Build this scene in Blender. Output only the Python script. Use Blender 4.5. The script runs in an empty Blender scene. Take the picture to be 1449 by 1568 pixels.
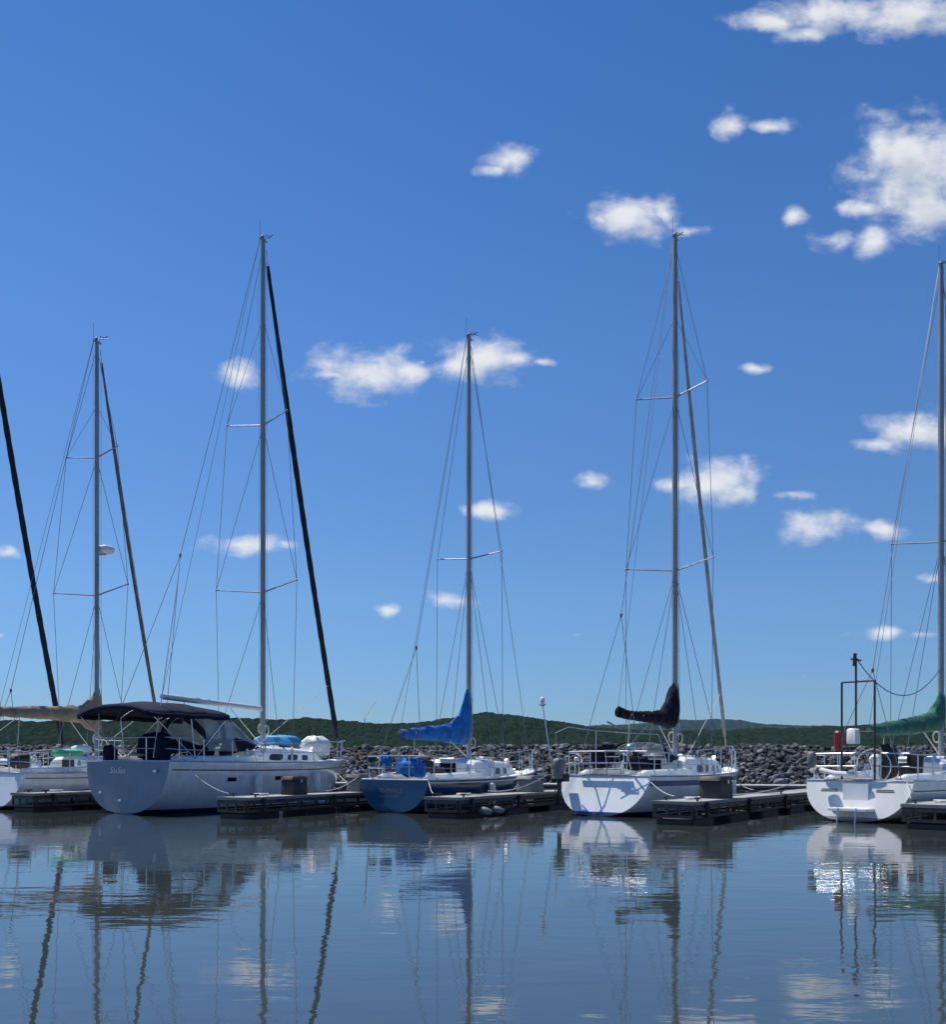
import bpy, math, random, bmesh
import numpy as np
from mathutils import Vector, Matrix, noise as mnoise
random.seed(7); np.random.seed(7)
scene = bpy.context.scene
R = math.radians

# ------------------------------------------------------------------ materials
def new_mat(name):
    m = bpy.data.materials.new(name); m.use_nodes = True
    nt = m.node_tree
    return m, nt, nt.nodes['Principled BSDF']

def simple(name, col, rough=0.5, metal=0.0, var=0.15, scale=6.0, bump=0.0, bscale=40.0, spec=0.5, stretch=(1,1,1)):
    m, nt, b = new_mat(name)
    tc = nt.nodes.new('ShaderNodeTexCoord')
    mp = nt.nodes.new('ShaderNodeMapping'); mp.inputs['Scale'].default_value = stretch
    nt.links.new(tc.outputs['Object'], mp.inputs['Vector'])
    n = nt.nodes.new('ShaderNodeTexNoise'); n.inputs['Scale'].default_value = scale
    n.inputs['Detail'].default_value = 4
    nt.links.new(mp.outputs[0], n.inputs['Vector'])
    r = nt.nodes.new('ShaderNodeValToRGB')
    r.color_ramp.elements[0].position = 0.3; r.color_ramp.elements[1].position = 0.7
    r.color_ramp.elements[0].color = [max(0, c*(1-var)) for c in col]+[1]
    r.color_ramp.elements[1].color = [min(1, c*(1+var*0.6)) for c in col]+[1]
    nt.links.new(n.outputs['Fac'], r.inputs[0]); nt.links.new(r.outputs[0], b.inputs['Base Color'])
    b.inputs['Roughness'].default_value = rough; b.inputs['Metallic'].default_value = metal
    b.inputs['Specular IOR Level'].default_value = spec
    if bump:
        n2 = nt.nodes.new('ShaderNodeTexNoise'); n2.inputs['Scale'].default_value = bscale
        n2.inputs['Detail'].default_value = 3
        nt.links.new(mp.outputs[0], n2.inputs['Vector'])
        bp = nt.nodes.new('ShaderNodeBump'); bp.inputs['Strength'].default_value = 0.7
        bp.inputs['Distance'].default_value = bump
        nt.links.new(n2.outputs['Fac'], bp.inputs['Height']); nt.links.new(bp.outputs[0], b.inputs['Normal'])
    return m

def hull_mat(name, col, boot, anti=(0.03,0.035,0.05), z_boot=(0.05,0.11)):
    """gel-coat with antifouling below the waterline, a boot stripe and faint streaks"""
    m, nt, b = new_mat(name)
    tc = nt.nodes.new('ShaderNodeTexCoord')
    sep = nt.nodes.new('ShaderNodeSeparateXYZ'); nt.links.new(tc.outputs['Object'], sep.inputs[0])
    r = nt.nodes.new('ShaderNodeValToRGB'); r.color_ramp.interpolation = 'CONSTANT'
    e = r.color_ramp.elements
    e[0].position = 0; e[0].color = list(anti)+[1]
    e[1].position = z_boot[0]; e[1].color = list(boot)+[1]
    x = e.new(z_boot[1]); x.color = list(col)+[1]
    nt.links.new(sep.outputs['Z'], r.inputs[0])
    mp = nt.nodes.new('ShaderNodeMapping'); mp.inputs['Scale'].default_value = (3,3,0.9)
    nt.links.new(tc.outputs['Object'], mp.inputs['Vector'])
    n = nt.nodes.new('ShaderNodeTexNoise'); n.inputs['Scale'].default_value = 1.5; n.inputs['Detail'].default_value = 5
    nt.links.new(mp.outputs[0], n.inputs['Vector'])
    r2 = nt.nodes.new('ShaderNodeValToRGB'); r2.color_ramp.elements[0].position = .3; r2.color_ramp.elements[1].position = .6
    r2.color_ramp.elements[0].color = (.88,.865,.84,1); r2.color_ramp.elements[1].color = (1,1,1,1)
    nt.links.new(n.outputs['Fac'], r2.inputs[0])
    mx = nt.nodes.new('ShaderNodeMix'); mx.data_type = 'RGBA'; mx.blend_type = 'MULTIPLY'; mx.inputs[0].default_value = 1
    nt.links.new(r.outputs[0], mx.inputs[6]); nt.links.new(r2.outputs[0], mx.inputs[7])
    nt.links.new(mx.outputs[2], b.inputs['Base Color'])
    b.inputs['Roughness'].default_value = 0.16
    b.inputs['Coat Weight'].default_value = .5; b.inputs['Coat Roughness'].default_value=.05
    return m

M = {}
M['white'] = simple('white_gelcoat', (.83,.83,.81), .28, var=.06, scale=3)
M['deckw'] = simple('nonskid_deck', (.78,.78,.75), .6, var=.1, scale=4)
M['alu'] = simple('mast_aluminium', (.33,.33,.34), .45, .45, var=.2, scale=2, stretch=(1,1,.3))
M['aluw'] = simple('white_spar', (.66,.66,.64), .4, .1, var=.12, scale=2)
M['steel'] = simple('stainless_rail', (.62,.63,.65), .25, .85, var=.1)
M['wire'] = simple('rigging_wire', (.20,.21,.23), .45, .5, var=.1)
M['rope'] = simple('rope', (.62,.60,.55), .8, var=.25, scale=30)
M['ropedark'] = simple('dark_rope', (.05,.06,.09), .8, var=.3, scale=30)
M['window'] = simple('tinted_window', (.012,.014,.018), .08, var=.2)
M['rubber'] = simple('black_rubber', (.015,.015,.017), .6, var=.3)
M['navy'] = simple('navy_canvas', (.006,.010,.034), .85, var=.35, scale=5, bump=.012, bscale=9, spec=.2)
M['blue'] = simple('blue_canvas', (.006,.15,.46), .8, var=.4, scale=4, bump=.04, bscale=6)
M['tan'] = simple('tan_canvas', (.30,.22,.15), .85, var=.25, scale=4, bump=.03, bscale=7)
M['green'] = simple('green_canvas', (.035,.15,.105), .85, var=.35, scale=4, bump=.03, bscale=7)
M['black'] = simple('charcoal_canvas', (.009,.012,.022), .85, var=.4, scale=4, bump=.03, bscale=7, spec=.2)
M['ltblue'] = simple('light_blue_tarp', (.05,.33,.60), .7, var=.2, scale=4, bump=.02)
M['jibdark'] = simple('dark_furled_sail', (.008,.009,.016), .8, var=.5, scale=3, bump=.02, bscale=5)
M['jibtan'] = simple('brown_furled_sail', (.16,.12,.085), .8, var=.3, scale=3, bump=.02, bscale=5)
M['jibgrey'] = simple('grey_furled_sail', (.36,.35,.33), .8, var=.3, scale=3, bump=.02, bscale=5)
M['teak'] = simple('teak', (.16,.085,.045), .6, var=.3, scale=12, stretch=(.3,3,3))
M['red'] = simple('red_plastic', (.30,.02,.02), .45, var=.15)
M['stripeblue'] = simple('blue_stripe', (.02,.06,.22), .35, var=.1)
M['stripebrown'] = simple('brown_stripe', (.10,.07,.06), .4, var=.1)
M['greenp'] = simple('green_plastic', (.10,.55,.30), .5, var=.1)
M['fender'] = simple('white_fender', (.78,.77,.72), .4, var=.12, scale=8)
M['transom_shade'] = simple('transom_shade_tone', (.17,.205,.27), .2, var=.12, scale=2)  # shade on the SasSea transom, painted in as a darker grey-blue
M['hull_grey'] = hull_mat('hull_white_grey', (.73,.74,.76), (.03,.05,.10))
M['hull_blue'] = hull_mat('hull_blue_paint', (.005,.052,.125), (.008,.02,.045), z_boot=(.02,.05))
M['hull_white'] = hull_mat('hull_white_paint', (.81,.82,.82), (.02,.05,.16))
M['hull_cream'] = hull_mat('hull_cream_paint', (.79,.78,.74), (.30,.29,.26), anti=(.10,.10,.09))
M['plank'] = simple('weathered_planks', (.42,.41,.39), .8, var=.3, scale=5, bump=.004, bscale=40, stretch=(3,.5,3))
M['dockframe'] = simple('dock_steel_frame', (.055,.053,.05), .55, .3, var=.5, scale=5)
M['docklip'] = simple('dock_edge_trim', (.22,.215,.20), .6, var=.25, scale=5)
M['float'] = simple('dock_float', (.012,.012,.014), .6, var=.4, scale=4)
M['brownbox'] = simple('brown_box_paint', (.05,.038,.032), .6, var=.2, scale=5)
M['greybox'] = simple('grey_box_plastic', (.20,.195,.185), .6, var=.15, scale=5)
m, nt, b = new_mat('clear_vinyl')
tr = nt.nodes.new('ShaderNodeBsdfTransparent'); mix = nt.nodes.new('ShaderNodeMixShader')
tr.inputs[0].default_value = (.86,.9,.93,1)
b.inputs['Base Color'].default_value = (.45,.5,.56,1); b.inputs['Roughness'].default_value = .12
mix.inputs[0].default_value = .42
nt.links.new(tr.outputs[0], mix.inputs[1]); nt.links.new(b.outputs[0], mix.inputs[2])
nt.links.new(mix.outputs[0], nt.nodes['Material Output'].inputs[0])
M['vinyl'] = m

# ------------------------------------------------------------------ mesh buffer
class Buf:
    def __init__(s): s.v = []; s.f = []
    def add(s, vs, fs):
        o = len(s.v); s.v += [tuple(p) for p in vs]; s.f += [tuple(i+o for i in f) for f in fs]
    def tube(s, pts, r, n=6, cap=True):
        pts = [Vector(p) for p in pts]; k = len(pts)
        rs = r if isinstance(r, (list, tuple)) else [r]*k
        vs = []; fs = []
        t0 = (pts[1]-pts[0]).normalized()
        ref = Vector((0,0,1)) if abs(t0.z) < .9 else Vector((1,0,0))
        a = t0.cross(ref).normalized()
        for i, p in enumerate(pts):
            t = (pts[min(i+1,k-1)]-pts[max(i-1,0)])
            if t.length < 1e-9: t = t0.copy()
            t.normalize()
            a = (a - t*a.dot(t))
            if a.length < 1e-6: a = t.orthogonal()
            a.normalize(); bb = t.cross(a)
            for j in range(n):
                th = 2*math.pi*j/n
                vs.append(p + (a*math.cos(th)+bb*math.sin(th))*rs[i])
        for i in range(k-1):
            for j in range(n):
                fs.append((i*n+j, i*n+(j+1)%n, (i+1)*n+(j+1)%n, (i+1)*n+j))
        if cap:
            fs.append(tuple(range(n))[::-1]); fs.append(tuple((k-1)*n+j for j in range(n)))
        s.add(vs, fs)
    def box(s, c, d, rz=0.0, taper=1.0, bev=0.0):
        cx,cy,cz = c; hx,hy,hz = d[0]/2,d[1]/2,d[2]/2
        bv = bev if bev else min(hx,hy)*.12
        prof = [(hx-bv,hy),(hx,hy-bv),(hx,-hy+bv),(hx-bv,-hy),(-hx+bv,-hy),(-hx,-hy+bv),(-hx,hy-bv),(-hx+bv,hy)]
        vs=[]; co,si = math.cos(rz), math.sin(rz)
        for (zz,sc) in ((-hz,1),(hz-bv,taper),(hz,taper*(1-bv/max(hx,hy)*.8))):
            for (x,y) in prof:
                x*=sc; y*=sc
                vs.append((cx+x*co-y*si, cy+x*si+y*co, cz+zz))
        n=8; fs=[]
        for i in range(2):
            for j in range(n):
                fs.append((i*n+j, i*n+(j+1)%n,(i+1)*n+(j+1)%n,(i+1)*n+j))
        fs=[f[::-1] for f in fs]
        fs.append(tuple(range(n))); fs.append(tuple(2*n+j for j in range(n))[::-1])
        s.add(vs,fs)
    def grid(s, P):
        ni=len(P); nj=len(P[0]); vs=[p for row in P for p in row]
        s.add(vs,[(i*nj+j,i*nj+j+1,(i+1)*nj+j+1,(i+1)*nj+j) for i in range(ni-1) for j in range(nj-1)])
    def quad_ell(s, c, d, e=1.0, nu=14, nv=9, wob=0.0):
        vs=[];fs=[]
        sg=lambda v,p:(abs(v)**p)*(1 if v>=0 else -1)
        for i in range(nv+1):
            ph=-math.pi/2+math.pi*i/nv
            for j in range(nu):
                th=2*math.pi*j/nu
                k=1+wob*2*mnoise.noise(Vector((c[0]+2.2*math.cos(th),c[1]+2.2*math.sin(th),ph*1.7)))
                vs.append((c[0]+k*d[0]/2*sg(math.cos(ph),e)*sg(math.cos(th),e),
                           c[1]+k*d[1]/2*sg(math.cos(ph),e)*sg(math.sin(th),e),
                           c[2]+k*d[2]/2*sg(math.sin(ph),e)))
        for i in range(nv):
            for j in range(nu):
                fs.append((i*nu+j,i*nu+(j+1)%nu,(i+1)*nu+(j+1)%nu,(i+1)*nu+j))
        s.add(vs,fs)
    def loft(s, secs, cap=True):
        n=len(secs[0]); vs=[p for q in secs for p in q]
        fs=[(i*n+j,i*n+(j+1)%n,(i+1)*n+(j+1)%n,(i+1)*n+j) for i in range(len(secs)-1) for j in range(n)]
        if cap: fs += [tuple(range(n))[::-1], tuple((len(secs)-1)*n+j for j in range(n))]
        s.add(vs,fs)
    def obj(s, name, mat, parent=None, smooth=True, recalc=True, solid=0.0):
        if not s.v: return None
        me=bpy.data.meshes.new(name); me.from_pydata(s.v,[],s.f)
        if recalc:
            bm=bmesh.new(); bm.from_mesh(me); bmesh.ops.recalc_face_normals(bm,faces=bm.faces); bm.to_mesh(me); bm.free()
        me.materials.append(mat)
        o=bpy.data.objects.new(name,me); scene.collection.objects.link(o)
        if smooth:
            me.polygons.foreach_set('use_smooth',[True]*len(me.polygons))
            try: me.set_sharp_from_angle(angle=R(38))
            except Exception: pass
        if solid:
            md=o.modifiers.new('thick','SOLIDIFY'); md.thickness=solid
        if parent: o.parent=parent
        return o

class Kit:
    def __init__(s): s.d={}
    def __call__(s,name,mat,**kw):
        if name not in s.d: s.d[name]=(Buf(),mat,kw)
        return s.d[name][0]
    def finish(s,name,loc,rz):
        e=bpy.data.objects.new(name,None); scene.collection.objects.link(e)
        e.location=loc; e.rotation_euler=(0,0,rz); e.empty_display_size=.3
        for n,(b,m,kw) in s.d.items(): b.obj(n,M[m],e,**kw)
        return e

def sag(a,b,k,n=10):
    a=Vector(a);b=Vector(b)
    return [a.lerp(b,i/n)-Vector((0,0,k*4*(i/n)*(1-i/n))) for i in range(n+1)]
def coil(buf,c,r,axis='x',turns=3,rad=.014):
    pts=[]
    for k in range(turns*12):
        a=k*math.pi/6; rr=r*(1+.08*math.sin(k*1.3)); o=.012*(k/12)
        pts.append((c[0]+o,c[1]+rr*.6*math.cos(a),c[2]+rr*math.sin(a)) if axis=='x' else (c[0]+rr*math.cos(a),c[1]+rr*math.sin(a),c[2]+o))
    buf.tube(pts,rad,5)

# ------------------------------------------------------------------ sailboat
def sailboat(c):
    K=Kit(); L=c['L']; B=c['B']/2; zs0=c['zs']; zs1=c['zb']; rk=c.get('rk',.3); tb=c.get('tb',.8)
    kz0=c.get('kz0',.0)
    def beam(u):
        if u<.45: return B*(tb+(1-tb)*math.sin(math.pi/2*u/.45))
        return B*max(0.012,1-((u-.45)/.55)**2.1)
    def sheer(u): return zs0+(zs1-zs0)*u**1.6-.05*math.sin(math.pi*u)
    def keel(u):
        if u<.4: return kz0+(-.5-kz0)*math.sin(math.pi/2*u/.4)
        if u<.7: return -.5
        return -.5+.42*((u-.7)/.3)**1.5
    def pt(u,th,off=0):
        b=beam(u); zt=sheer(u); kz=keel(u)
        n=2.5-1.0*max(0,(u-.5)/.5)
        y=b*math.cos(th)**(2/n) if th<math.pi/2-1e-6 else 0.0
        z=zt-(zt-kz)*math.sin(th)**(2/2.1)
        x=u*L + rk*max(z,0)/zs0*(1-u)**4 - .09*L*(u**5)*(1-(z-kz)/(zt-kz))
        return x,y+off,z
    NU=34; NT=13
    secs=[]
    for i in range(NU+1):
        u=i/NU
        a=[pt(u,math.pi/2*j/NT) for j in range(NT+1)]
        secs.append([(x,y,z) for x,y,z in a]+[(x,-y,z) for x,y,z in a[-2::-1]])
    h=K('hull',c['hull'])
    h.grid(secs)
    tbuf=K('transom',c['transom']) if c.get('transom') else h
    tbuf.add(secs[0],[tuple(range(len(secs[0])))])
    dx=lambda u,z: u*L+rk*max(z,0)/zs0*(1-u)**4
    def deckz(u,v): return sheer(u)+.05*(1-v*v)
    uc0,uc1=c.get('cab',(.36,.80)); cw=.46
    us=[0,.02,.05,.10,.15,.2,.25,.3,uc0-.01]+[uc0+(1-uc0)*k/14 for k in range(1,15)]
    vs=[-1,-.75,-cw,-.2,0,.2,cw,.75,1]
    d=K('deck','deckw')
    P=lambda u,v,dz=0:(dx(u,sheer(u)),v*beam(u)*.995,deckz(u,v)+dz)
    for i in range(len(us)-1):
        for j in range(len(vs)-1):
            well = us[i]>=.049 and us[i+1]<=uc0 and -cw-1e-6<=vs[j] and vs[j+1]<=cw+1e-6
            dz=-.42 if well else 0
            q=[P(us[i],vs[j],dz),P(us[i+1],vs[j],dz),P(us[i+1],vs[j+1],dz),P(us[i],vs[j+1],dz)]
            d.add(q,[(0,1,2,3)])
    w=K('cockpit','white',smooth=False)
    lst=[u for u in us if .049<=u<=uc0]
    for sg in (-1,1):
        for a,b_ in zip(lst[:-1],lst[1:]):
            w.add([P(a,sg*cw,-.42),P(b_,sg*cw,-.42),P(b_,sg*cw),P(a,sg*cw)],[(0,1,2,3)])
    for u in (lst[0],lst[-1]):
        w.add([P(u,-cw,-.42),P(u,cw,-.42),P(u,cw),P(u,-cw)],[(0,1,2,3)])
    ch=c.get('coam',.22)
    for sg in (-1,1):
        secs=[]
        for k in range(9):
            u=.03+(uc0+.03-.03)*k/8
            yb=beam(u)*.66; t=.09; z0=deckz(u,.7)-.03; hh=ch*(.75+.25*k/8)*(1 if k>0 else .55)
            x=dx(u,sheer(u))
            secs.append([(x,sg*(yb+t),z0),(x,sg*(yb+t*.8),z0+hh*.8),(x,sg*(yb+t*.3),z0+hh),(x,sg*(yb-t*.6),z0+hh),(x,sg*(yb-t),z0+hh*.8),(x,sg*(yb-t),z0)])
        w.loft(secs)
        w.box((L*.2,sg*beam(.2)*.38,sheer(.2)-.2),(L*.26,beam(.2)*.3,.3))
    cabw=c.get('cabw',.64); cabh=c.get('cabh',.45)
    def cab(u,q,off=0,sg=1):
        t=(u-uc0)/(uc1-uc0)
        w_=beam(min(u,.97))*cabw*(1-.25*t)
        hh=cabh*(1-.45*t**2.0)*min(1,(1-t)*4.5+.02)
        hh*=min(1,.80+t*8)
        prof=[(0,1,0),(.35,.955,.55),(.5,.90,.86),(.62,.80,.98),(.8,.42,1.05),(1,0,1.08)]
        for a,b_ in zip(prof[:-1],prof[1:]):
            if q<=b_[0]+1e-9:
                f=(q-a[0])/(b_[0]-a[0]); y=(a[1]+(b_[1]-a[1])*f)*w_; z=(a[2]+(b_[2]-a[2])*f)*hh; break
        return (u*L, sg*(y+off), sheer(u)-.01+z+off*.15)
    qs=[0,.2,.35,.5,.62,.8,1]
    cb=K('cabin','white'); secs=[]
    for k in range(25):
        u=uc0+(uc1-uc0)*k/24
        a=[cab(u,q) for q in qs]
        secs.append(a+[(x,-y,z) for x,y,z in a[-2::-1]])
    cb.grid(secs); cb.add(secs[0],[tuple(range(len(secs[0])))]); cb.add(secs[-1],[tuple(range(len(secs[-1])))])
    wb=K('windows','window')
    for (a,b_) in c.get('wins',[(.42,.50),(.53,.60),(.63,.67)]):
        for sg in (-1,1):
            da=(b_-a)*.12
            top=[];bot=[]
            for k in range(7):
                u=a+(b_-a)*k/6; e=0.04 if k in(0,6) else 0
                top.append(cab(u+da,.34-e,.007,sg)); bot.append(cab(u,.10+e,.007,sg))
            wb.grid([top,bot])
    K('companionway','window').box((uc0*L-.012,0,sheer(uc0)+cabh*.35),(.02,.55,cabh*.9))
    cb.box((uc0*L+.38,0,sheer(uc0)+cabh*1.0+.03),(.75,.7,.07))
    cb.box((.60*L,0,sheer(.6)+cabh*.98),(.5,.5,.08))
    wb.box((.86*L,0,deckz(.86,0)+.03),(.42,.42,.06))
    hr=K('handrails','teak')
    for sg in (-1,1):
        for k in range(4):
            u=uc0+.05+k*.075; p=cab(u,.66,.0,sg); hr.tube([p,(p[0],p[1],p[2]+.06)],.014)
        hr.tube([cab(u,.66,.0,sg)[:2]+(cab(u,.66,.0,sg)[2]+.06,) for u in (uc0+.04,uc0+.12,uc0+.2,uc0+.285)],.016)
        K('winches','steel').tube([(uc0*L-.35,sg*beam(.3)*.66,deckz(.3,.6)+ch*.9),(uc0*L-.35,sg*beam(.3)*.66,deckz(.3,.6)+ch+.15)],[.07,.045],10)
        K('winches','steel').tube([cab(uc0+.06,.8,0,sg),Vector(cab(uc0+.06,.8,0,sg))+Vector((0,0,.14))],[.055,.04],10)
    hl=K('running_rigging','rope')
    for sg in(-1,1):
        p=Vector(cab(uc1-.07,.7,0,sg)); vt=K('vents','white'); vt.tube([p,p+Vector((0,0,.14)),p+Vector((-.06,0,.19))],[.05,.05,.07],8)
        hl.tube([(u*L,sg*beam(u)*.82,deckz(u,.82)+.03+.012*math.sin(u*80)) for u in [.22+.06*k for k in range(9)]],.011,5)
        coil(hl,(L*.37,sg*(beam(.37)-.07),sheer(.37)+.42),.14,'x',3)
    coil(hl,(L*.08,.3,deckz(.02,0)+.1),.16,'z',4)
    tr=K('toe_rail',c.get('toe','steel'))
    for sg in (-1,1):
        tr.tube([(dx(i/20,sheer(i/20)),sg*beam(i/20),sheer(i/20)+.015) for i in range(21)],.022)
    tr.tube([(dx(0,zs0),-beam(0),zs0+.01),(dx(0,zs0),beam(0),zs0+.01)],.02)
    if c.get('stripe'):
        st=K('sheer_stripe',c['stripe']); s0,s1=c.get('sth',(.08,.17))
        for sg in (-1,1):
            rows=[[],[]]
            for i in range(31):
                u=.012+.975*i/30
                for r_,dz in ((0,s0),(1,s1)):
                    zt=sheer(u);kz=keel(u)
                    th=math.asin(min(1,(dz/(zt-kz))**(2.1/2)))
                    x,y,z=pt(u,th); rows[r_].append((x,sg*(y+.006),z))
            st.grid(rows)
    for (s_,dz) in c.get('ports',[]):
        for sg in(-1,1):
            u=s_; a=[];b_=[]
            for (uu,dd,row) in ((u,dz,a),(u+.035,dz,a),(u,dz+.11,b_),(u+.035,dz+.11,b_)):
                th=math.asin(((dd)/(sheer(uu)-keel(uu)))**(2.1/2)); x,y,z=pt(uu,th); row.append((x,sg*(y+.008),z))
            wb.grid([a,b_])
    rl=K('rails','steel'); ll=K('lifelines','wire'); RH=.62
    E=lambda u,sg,z=0,ins=.06:(dx(u,sheer(u)),sg*max(0,(beam(u)-ins)),sheer(u)+z)
    sts=[.24,.37,.50,.63,.76]
    for sg in(-1,1):
        for u in sts: rl.tube([E(u,sg),E(u,sg,RH)],.014)
        for hgt in (RH,RH*.5):
            ll.tube([E(u,sg,hgt) for u in [.13]+sts+[.87]],.0065,5)
        rl.tube([E(.87,sg),E(.87,sg,RH)],.014)
        rl.tube([E(.94,sg,0,.05),E(.945,sg,RH+.02,.03)],.014)
    bowp=(L*1.01,0,sheer(1)+RH+.08)
    pp=[E(.87,-1,RH),E(.94,-1,RH+.03,.03),(L*.995,-.12,sheer(1)+RH+.06),bowp,(L*.995,.12,sheer(1)+RH+.06),E(.94,1,RH+.03,.03),E(.87,1,RH)]
    rl.tube(pp,.018)
    rl.tube([(p[0]-.02,p[1],p[2]-RH*.5) for p in pp],.013)
    rl.tube([(L*.985,.0,sheer(1)),(L*1.0,0,sheer(1)+RH+.06)],.015)
    q=[E(.13,-1,RH),E(.04,-1,RH),E(.012,-.93,RH+.02),E(.012,-.4,RH+.03),E(.012,.4,RH+.03),E(.012,.93,RH+.02),E(.04,1,RH),E(.13,1,RH)]
    rl.tube(q,.019); rl.tube([(p[0],p[1],p[2]-.3) for p in q],.014)
    for u,sg in ((.13,-1),(.04,-1),(.04,1),(.13,1),(.012,-.4),(.012,.4)):
        rl.tube([E(u,sg),E(u,sg,RH)],.016)
    for u in (.06,.5,.9):
        for sg in(-1,1):
            p=E(u,sg,.05,.1); K('cleats','steel').tube([(p[0]-.1,p[1],p[2]),(p[0]+.1,p[1],p[2])],.016)
    an=K('anchor','steel'); z=sheer(1)+.06
    an.tube([(L-.5,0,z+.03),(L+.08,0,z+.04),(L+.2,0,z-.12)],.022); an.tube([(L+.2,-.14,z-.02),(L+.2,0,z-.14),(L+.2,.14,z-.02)],.022)
    # spars
    ms=c['mast_s']; um=ms/L; mz0=sheer(um)+(cabh*.9 if uc0<um<uc1 else .0); H=c['H']; mr=c.get('mr',.075)
    sp=K('mast',c.get('spar','alu'))
    sp.tube([(ms,0,mz0-.05),(ms,0,H*.8),(ms,0,H)],[mr,mr,mr*.78],12)
    sp.tube([(ms-.14,0,H-.02),(ms+.16,0,H-.02)],.03)
    sp.tube([(ms,0,mz0-.03),(ms,0,mz0+.03)],mr*1.6,12)
    hd=K('masthead_gear','wire')
    hd.tube([(ms-.1,.02,H),(ms-.12,.02,H+.55)],.006,5)
    hd.tube([(ms+.1,0,H),(ms+.14,0,H+.22),(ms+.34,0,H+.24)],.010,5)
    hd.tube([(ms+.34,-.10,H+.28),(ms+.34,.10,H+.22)],.016,5)
    hd.tube([(ms+.12,.1,H+.16),(ms+.3,-.15,H+.16)],.010,5)
    hd.quad_ell((ms-.02,0,H+.07),(.1,.1,.12))
    rg=K('standing_rigging','wire'); wr=c.get('wr',.0085)
    spread=c['spread']
    chy=min(beam(um)-.08,c.get('chy',9)); swp=c.get('chsweep',.3)
    for (z,hw,sw) in spread:
        for sg in(-1,1):
            sp.tube([(ms,0,z),(ms-sw,sg*hw,z+.10*hw)],[.026,.018],6)
            sp.quad_ell((ms-sw,sg*hw,z+.10*hw),(.06,.06,.07))
    hl.tube([(ms-.02,.07,spread[0][0]-.4),(ms+.12,.0,spread[0][0]-.42)],.03,6)
    for sg in(-1,1):
        path=[(ms,0,H*c.get('capf',.985))]+[(ms-sw,sg*hw,z+.10*hw) for z,hw,sw in spread]+[(ms-swp,sg*chy,sheer(um)+.05)]
        rg.tube(path,wr,5)
        if len(spread)>1:
            (z1,h1,s1),(z2,h2,s2)=spread[0],spread[1]
            rg.tube([(ms,0,z1-.05),(ms-s2,sg*h2,z2+.1*h2),],wr,5)
            rg.tube([(ms,0,H*.86),(ms-s1,sg*h1,z1+.1*h1)],wr*.8,5)
        zl=spread[-1][0]
        rg.tube([(ms,0,zl-.05),(ms-swp-.45,sg*chy*.97,sheer(um)+.05)],wr,5)
        if c.get('fwdlow',True): rg.tube([(ms,0,zl-.05),(ms+.55,sg*chy*.95,sheer(um)+.05)],wr,5)
        K('turnbuckles','steel').tube([(ms-swp,sg*chy,sheer(um)+.05),(ms-swp*.98,sg*chy,sheer(um)+.42)],.016,6)
    bz=c.get('split',3.2); t=(bz-zs0)/(H-zs0)
    top=(ms-.12,0,H-.02); bp=(ms-(ms-.1)*(1-t),0,bz)
    rg.tube([top,bp],wr,5)
    for sg in(-1,1): rg.tube([bp,(.12+rk,sg*beam(0)*.75,zs0+.03)],wr,5)
    rg.quad_ell(bp,(.07,.07,.14))
    fs=Vector((L*.985,0,sheer(1)+.05)); ft=Vector((ms+.12,0,H*c.get('fsf',.985)))
    rg.tube([ft,fs],wr,5)
    if c.get('jib'):
        r=c.get('jibr',.06); N=60; pts=[];rs=[]
        a0,a1=c.get('jibrange',(.03,.955))
        for k in range(N+1):
            t=a0+(a1-a0)*k/N; p=ft.lerp(fs,t)-Vector((.10*4*t*(1-t),0,0)); pts.append(p)
            rs.append(r*(.5+.5*min(1,t*3.2))*(1+.07*math.sin(k*2.1))*(1 if k<N-1 else .5))
        K('furled_headsail',c['jib']).tube(pts,rs,8)
        p=ft.lerp(fs,a1+.025)
        K('furler_drum','rubber').tube([p+Vector((0,0,.08)),p-Vector((0,0,.06))],[.09,.09],10)
        hl.tube([ft.lerp(fs,.84),(uc0*L-.3,-beam(.3)*.7,sheer(.3)+.3)],.009,5)
    hl.tube([(ms-.13,.03,H-.1),(ms-mr-.03,.05,mz0+.9)],.006,5)
    hl.tube([(ms+.13,-.05,H-.3),(ms+mr+.02,-.09,mz0+.8)],.006,5)
    hl.tube([(ms-mr*.3,-.12,H*.8),(ms-mr*.3,-mr-.05,mz0+.5)],.006,5)
    coil(hl,(ms-.02,-mr-.06,mz0+.55),.16,'x',4); coil(hl,(ms+.03,mr+.06,mz0+.6),.15,'x',3)
    bl=c['boom']; bz0=c['bz']; be=c.get('bze',bz0)
    bm_=K('boom',c.get('boomspar',c.get('spar','alu')))
    be_p=(ms-bl,0,be)
    bm_.tube([(ms-mr,0,bz0),(ms-bl*.5,0,(bz0+be)/2),be_p],c.get('boomr',.062),10)
    rg.tube([(ms-.14,0,H-.05),be_p],wr*.7,5)
    hl.tube([(ms-bl*.8,0,be-.05),(ms-bl*.8-.1,.05,sheer(.1)+.1)],.012,5)
    hl.tube([(ms-bl*.35,0,bz0-.05),(ms-.1,0,mz0+.1)],.014,5)
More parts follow.
